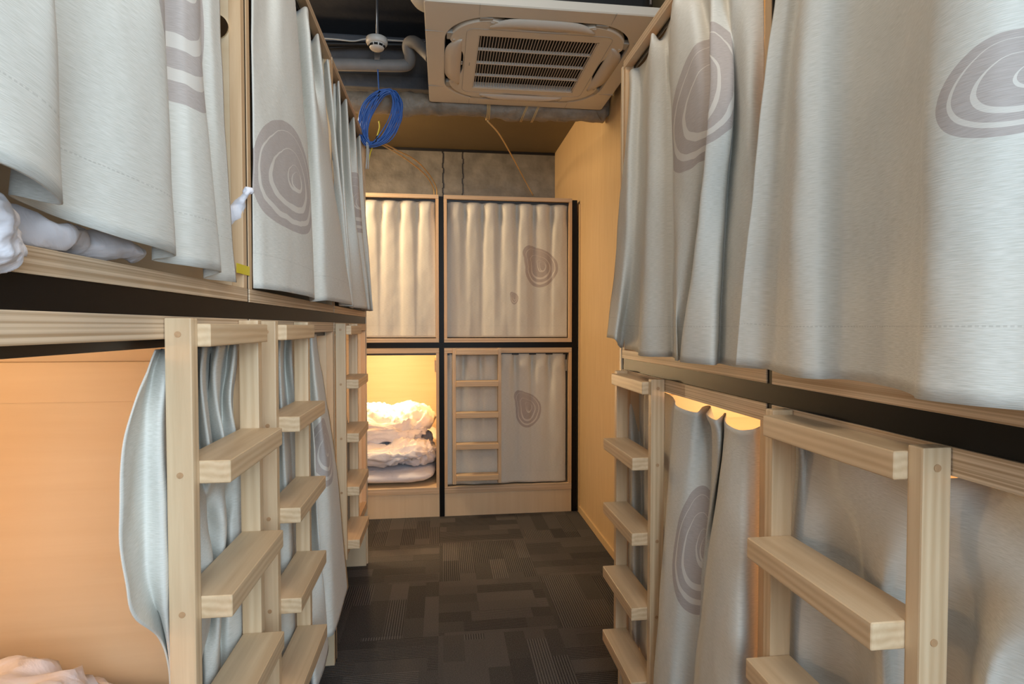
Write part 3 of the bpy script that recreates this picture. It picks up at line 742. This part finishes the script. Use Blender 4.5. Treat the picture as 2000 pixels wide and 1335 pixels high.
# inner opening
inner = []
for p in L2:
    m_ = max(abs(p.x), abs(p.y)); inner.append(Vector((p.x / m_ * .255, p.y / m_ * .255, -.004)))
VI = [bm.verts.new(p) for p in inner]; VO = VV[2]
for i in range(len(VO)):
    try: bm.faces.new((VO[i], VO[(i + 1) % len(VO)], VI[(i + 1) % len(VO)], VI[i]))
    except Exception: pass
VI2 = [bm.verts.new(p + Vector((0, 0, .03))) for p in inner]
for i in range(len(VI)):
    try: bm.faces.new((VI[i], VI[(i + 1) % len(VI)], VI2[(i + 1) % len(VI)], VI2[i]))
    except Exception: pass
obj('intake_panel', bm, 'plastic', ac)
bm = bmesh.new(); tube(bm, [Vector((x, y, -.0042)) for x, y in rr_poly(.305, .035, 6)], .0012, 6, closed=True); obj('panel_seam', bm, 'greyplastic', ac)
box_obj('cavity', 'dark', ac, -.30, .30, -.30, .30, .028, .033)
gr = bmesh.new()
bx(gr, -.255, .255, -.255, -.247, -.002, .012); bx(gr, -.255, .255, .247, .255, -.002, .012); bx(gr, -.255, -.249, -.255, .255, -.002, .012); bx(gr, .249, .255, -.255, .255, -.002, .012)
ngr = 40
for i in range(1, ngr):
    x = -.255 + .51 * i / ngr; bx(gr, x - .0012, x + .0012, -.25, .25, 0, .0022)
for y in (-.125, 0, .125): bx(gr, -.255, .255, y - .004, y + .004, -.001, .010)
obj('grille', gr, 'slat', ac)
for k in range(4):
    a = k * math.pi / 2; R_ = Matrix.Rotation(a, 4, 'Z')
    bm = bmesh.new(); prof = []
    n_ = 24; VVt = []
    for i in range(n_ + 1):        # boat shaped flap
        t_ = -1 + 2 * i / n_; xx = t_ * .215
        pr = max(.16, 1 - .9 * abs(t_) ** 4.5); yi = -.320; yo = yi - .074 * pr; ym = (yi + yo) / 2
        ring = [(xx, yi, -.004), (xx, ym, -.010 - .004 * pr), (xx, yo, -.003), (xx, yo, 0), (xx, ym, -.006), (xx, yi, .002)]
        VVt.append([bm.verts.new(R_ @ Vector(q)) for q in ring])
    for A, B in zip(VVt, VVt[1:]):
        for j in range(6):
            f = bm.faces.new((A[j], A[(j + 1) % 6], B[(j + 1) % 6], B[j])); f.smooth = j < 2
    bm.faces.new(VVt[0][::-1]); bm.faces.new(VVt[-1])
    fl_ = obj('louvre_flap', bm, 'plastic2', ac)
    for sx_ in (-1, 1):
        bm = bmesh.new(); bx(bm, sx_ * .232 - .026, sx_ * .232 + .026, -.385, -.335, -.003, .016, .004)
        for v in bm.verts: v.co = R_ @ v.co
        obj('hinge_block', bm, 'greyplastic', ac)
        bm = bmesh.new(); bx(bm, sx_ * .205 - .008, sx_ * .205 + .008, -.36, -.35, -.006, .01, .003)
        for v in bm.verts: v.co = R_ @ v.co
        obj('hinge_pin', bm, 'slat', ac)
# corner joints between fascia corners and sides (fine lines) and marks
bm = bmesh.new()
for sx_ in (-1, 1):
    for sy_ in (-1, 1):
        bx(bm, min(sx_ * .262, sx_ * .2632), max(sx_ * .262, sx_ * .2632), min(sy_ * .397, sy_ * HW), max(sy_ * .397, sy_ * HW), -.0026, .002)
        bx(bm, min(sx_ * .397, sx_ * HW), max(sx_ * .397, sx_ * HW), min(sy_ * .262, sy_ * .2632), max(sy_ * .262, sy_ * .2632), -.0026, .002)
obj('corner_seam', bm, 'greyplastic', ac)
bm = bmesh.new()
for i in range(4): bx(bm, -.03 + i * .018, -.018 + i * .018, -.292, -.288, -.0048, -.004)
for i in range(3): bx(bm, -.318, -.313, -.02 + i * .012, -.012 + i * .012, -.0048, -.004)
obj('printed_marks', bm, 'white', ac)
bm = bmesh.new(); bx(bm, -.283, -.279, -.012, .014, -.0048, -.004); bx(bm, -.2845, -.2775, .012, .016, -.0048, -.004); obj('maker_mark', bm, 'greyplastic', ac)
bm = bmesh.new(); bx(bm, -.43, .43, -.43, .43, .034, .30, .05, 3); obj('body', bm, 'blackmetal', ac)
for x, y in ((-.38, -.46), (.40, -.46), (-.38, .46), (.40, .46)):
    bm = bmesh.new(); tube(bm, [(x, y, .05), (x, y, CE - AZ)], .005, 8); bx(bm, x - .015, x + .015, y - .01, y + .05 * (1 if y < 0 else -1) + .0, .12, .135)
    obj('hanger_rod', bm, 'steel', ac)

# ------------------------------------------------------------------ services under the ceiling
def cable(name, pts, r, mat, label, cat='cable', per=8, group=None, seg=8):
    bm = bmesh.new(); tube(bm, spline(pts, per), r, seg); o = obj(name, bm, mat); return tag(o, label, cat, group)
def W(px, py, Y):
    """point on the plane y=Y seen at a photo pixel"""
    z = EYE
    for _ in range(3):
        X = x_at(px, Y, z); yc = X * sn + Y * cs; dy = (py - 667.5) / FPX
        z = EYE - yc * (sp + dy * cp) / (cp - dy * sp)
    return Vector((X, Y, z))
# wrapped duct
bm = bmesh.new(); pts = []; rad = []
for i in range(160):
    x = -1.35 + 2.26 * i / 159; 
    pts.append((x, 3.135 + .004 * math.sin(i * .28), 2.480 - .006 * math.sin(i * .11))); rad.append(.057 + .006 * noise.noise(Vector((i * .2, 0, 0))))
tube(bm, pts, rad, 24)
for v in bm.verts:
    d = noise.noise(v.co * 11) * .013 + noise.noise(v.co * 30) * .007 + noise.noise(v.co * 70) * .002; c = Vector((v.co.x, 3.135, 2.48)); v.co += (v.co - c).normalized() * d
dt = obj('wrapped_duct', bm, 'duct'); tag(dt, 'grey wrapped duct running across below the air conditioner', 'duct')
bm = bmesh.new(); tube(bm, [(.87, 3.135, 2.48), (.905, 3.12, 2.50), (.912, 3.09, 2.53), (.914, 3.06, 2.56)], [.06, .05, .018, .012], 16); obj('duct_elbow', bm, 'duct', dt)
for i, px in enumerate((952, 1030, 1052)):
    X = x_at(px, 3.07, 2.45)
    for k in range(3 if i == 0 else 2):
        bm = bmesh.new(); ring = []
        for a in range(20):
            th = 2 * math.pi * a / 20; sl = .03 * (1 if i else 0) * math.sin(th)
            ring.append((X + k * .007 + sl, 3.135 + .066 * math.cos(th), 2.48 + .066 * math.sin(th)))
        tube(bm, ring, .0026, 6, closed=True)
        o = obj('duct_tie', bm, 'beige', dt)
# hanging beige cables
cable('hanging_cable', [W(952, 236, 3.07), W(975, 262, 3.3), W(1000, 305, 3.9), W(1024, 350, 4.4), W(1041, 381, 4.58)], .0042, 'beige', 'beige cable drooping from the duct to the right far-end pod top', group='beige cables')
cable('hanging_cable', [W(744, 277, 3.0), W(775, 293, 3.3), W(812, 313, 3.8), W(838, 340, 4.3), W(852, 365, 4.5), W(853, 382, 4.55)], .0042, 'beige', 'outer beige cable curving from the blue coil down to the pod top', group='beige cables')
cable('hanging_cable', [W(745, 282, 3.02), W(775, 299, 3.3), W(806, 320, 3.8), W(832, 343, 4.3), W(846, 366, 4.52), W(848, 382, 4.57)], .0042, 'beige', 'inner beige cable curving from the blue coil down to the pod top', group='beige cables')
cable('yellow_cable', [W(740, 236, 2.98), W(741, 250, 2.99), W(734, 272, 3.0), W(724, 296, 3.02), W(719, 320, 3.04)], .003, 'tape', 'thin yellow cable hanging behind the blue coil', group=None)
# blue coil
coil = empty('cable_coil', 'coil of bright blue cable hanging from the pipe', 'cable coil', W(742, 180, 2.98))
base = coil.location.copy(); random.seed(7)
bm = bmesh.new(); ctr = W(743, 231, 2.98) - base
for k in range(24):
    rx_, rz_ = .095 + random.uniform(-.045, .012), .150 + random.uniform(-.016, .010)
    tilt = math.radians(24 + random.uniform(-5, 5)); off = Vector((random.uniform(-.012, .012), random.uniform(-.02, .02), random.uniform(-.008, .008))); ring = []
    for a in range(40):
        th = 2 * math.pi * a / 40; x = rx_ * math.cos(th) * (1 + .04 * math.sin(3 * th + k)); z = rz_ * math.sin(th)
        pinch = 1 - .35 * (abs(math.sin(th)) ** 8)
        x *= pinch
        ring.append(ctr + off * (1 - .7 * abs(math.sin(th)) ** 4) + Vector((x * math.cos(tilt) + z * math.sin(tilt), .012 * math.sin(2 * th + k), -x * math.sin(tilt) + z * math.cos(tilt))))
    tube(bm, ring, .0030, 6, closed=True)
obj('cable_loops', bm, 'blue', coil)
for px, py in ((741, 187), (736, 274)):
    bm = bmesh.new(); c = W(px, py, 2.98) - base; ring = [c + Vector((.004 * math.sin(a), .024 * math.cos(a), .020 * math.sin(a))) for a in [2 * math.pi * q / 14 for q in range(14)]]
    tube(bm, ring, .0045, 6, closed=True); obj('cable_tie', bm, 'blackcable', coil)
bm = bmesh.new(); tube(bm, spline([W(738, 136, 2.98) - base, W(739, 160, 2.98) - base, W(741, 186, 2.98) - base], 4), .0034, 6); obj('cable_tail', bm, 'blue', coil)
bm = bmesh.new(); tube(bm, spline([W(716, 272, 2.97) - base, W(717, 300, 2.97) - base, W(715, 330, 2.97) - base], 4), .004, 6); tube(bm, spline([W(718, 268, 2.97) - base, W(720, 300, 2.97) - base, W(719, 330, 2.97) - base], 4), .003, 6); obj('cable_end', bm, 'whitecable', coil)
# lagged pipe
Yp = 3.06
pp = spline([W(560, 126, Yp), W(650, 126, Yp), W(720, 127, Yp), W(782, 128, Yp), W(798, 124, Yp), W(801, 110, Yp - .02), W(797, 92, Yp - .04), W(801, 83, Yp - .06), W(812, 84, Yp - .09), W(828, 98, Yp - .13), W(842, 112, Yp - .15)], 6)
bm = bmesh.new(); tube(bm, pp, .031, 16); o = obj('lagged_pipe', bm, 'pipe'); tag(o, 'grey lagged pipe bending up beside the air conditioner', 'pipe')
bm = bmesh.new(); c = W(738, 112, Yp); tube(bm, [c + Vector((0, 0, -.03)), c + Vector((0, 0, CE - c.z))], .005, 8); bx(bm, c.x - .014, c.x + .014, Yp - .036, Yp - .032, c.z - .03, c.z + .02)
obj('pipe_hanger', bm, 'steel', o)
cable('white_cable', [W(560, 70, 3.15), W(650, 76, 3.15), W(690, 80, 3.15), W(720, 76, 3.15), W(790, 80, 3.15), W(830, 82, 3.15)], .004, 'whitecable', 'thin white cable strung along the top of the beam')
cable('black_pipe', [W(560, 84, 3.2), W(700, 86, 3.2), W(840, 88, 3.2)], .014, 'blackcable', 'black cable bundle behind the smoke detector', 'cable', 3)
cable('black_pipe', [W(560, 98, 3.22), W(700, 91, 3.22), W(790, 94, 3.22), W(850, 96, 3.22)], .006, 'blackcable', 'thin black line beneath the black cable bundle', 'cable', 3)
# smoke detector
c = W(736, 84, 2.9)
sd = empty('smoke_detector', 'round white smoke detector hanging in front of the beam', 'smoke detector', c)
bm = bmesh.new(); lathe(bm, [(.046, .022), (.052, .020), (.053, .0), (.048, -.008), (.044, -.010)], (0, 0, 0), 32); obj('base', bm, 'white', sd)
bm = bmesh.new(); lathe(bm, [(.042, -.009), (.042, -.014), (.034, -.028), (.030, -.032), (.010, -.034)], (0, 0, 0), 32); obj('head', bm, 'white', sd)
bm = bmesh.new()
for k in range(10):
    a = 2 * math.pi * k / 10; R_ = Matrix.Rotation(a, 4, 'Z'); g = bmesh.new(); bx(g, -.009, .009, .035, .041, -.024, -.014)
    for v in g.verts: v.co = R_ @ v.co
    merge(bm, g)
obj('vent_slots', bm, 'dark', sd)
bm = bmesh.new(); tube(bm, [(0, 0, .02), (0, 0, CE - c.z)], .004, 8); obj('drop_rod', bm, 'steel', sd)
# white round fitting at the top edge
c = W(846, -2, 2.5); bm = bmesh.new(); lathe(bm, [(.09, .05), (.10, .03), (.10, .0), (.085, -.02), (.04, -.026)], c, 32)
tube(bm, [c + Vector((0, 0, .04)), Vector((c.x, c.y, CE))], .012, 10)
o = obj('ceiling_speaker', bm, 'white'); tag(o, 'pale round fitting cut by the top edge above the air conditioner', 'ceiling fitting')
c = W(1236, 10, 2.25)
for dx in (0, .02):
    cable('metal_conduit', [c + Vector((dx, 0, -.02)), c + Vector((dx, .01, CE - c.z))], .006, 'steel', 'thin steel conduit rising beside the air conditioner, %s one' % ('left' if dx == 0 else 'right'), 'conduit', 3, 'steel conduits')
# pale green chain tuft above pipe
# ------------------------------------------------------------------ reading lamps in the pods
def pod_lamp(loc, power, label, col=WARM, r=.02):
    t = empty('pod_lamp', label, 'lamp', loc, 0, 'small warm lamps inside the pods')
    bm = bmesh.new(); lathe(bm, [(.010, -.016), (.018, -.012), (.021, 0), (.017, .012), (.010, .016)], (0, 0, 0), 16); o = obj('bulb', bm, GLOW, t)
    bm = bmesh.new(); lathe(bm, [(.024, .017), (.026, .019), (.026, .03), (.012, .034)], (0, 0, 0), 16); obj('lamp_base', bm, 'white', t)
    point('pod_light', (loc[0], loc[1], loc[2] - .055), power, col, .035)
m, n, b = nt('lamp_glow'); b.inputs['Emission Color'].default_value = (1, .75, .45, 1); b.inputs['Emission Strength'].default_value = 12; GLOW = m
pod_lamp((-.62, 4.55, 1.05), 40, 'warm lamp on the ceiling of the open far-end pod', (1, .74, .40))
pod_lamp((XL - .75, .62, 1.22), 7, 'warm lamp inside the nearest lower left pod')
pod_lamp((XL - .55, 2.62, 1.22), 6, 'warm lamp inside the far lower left pod')
pod_lamp((XL - .6, 1.75, 1.22), 2, 'warm lamp inside the middle lower left pod')
pod_lamp((XR + .45, 1.38, 1.07), 8, 'warm lamp inside the far lower right pod')
pod_lamp((XR + .5, .52, 1.07), 6, 'warm lamp inside the nearest lower right pod')
pod_lamp((XR + .5, 1.40, 2.07), 4, 'warm lamp inside the far upper right pod')
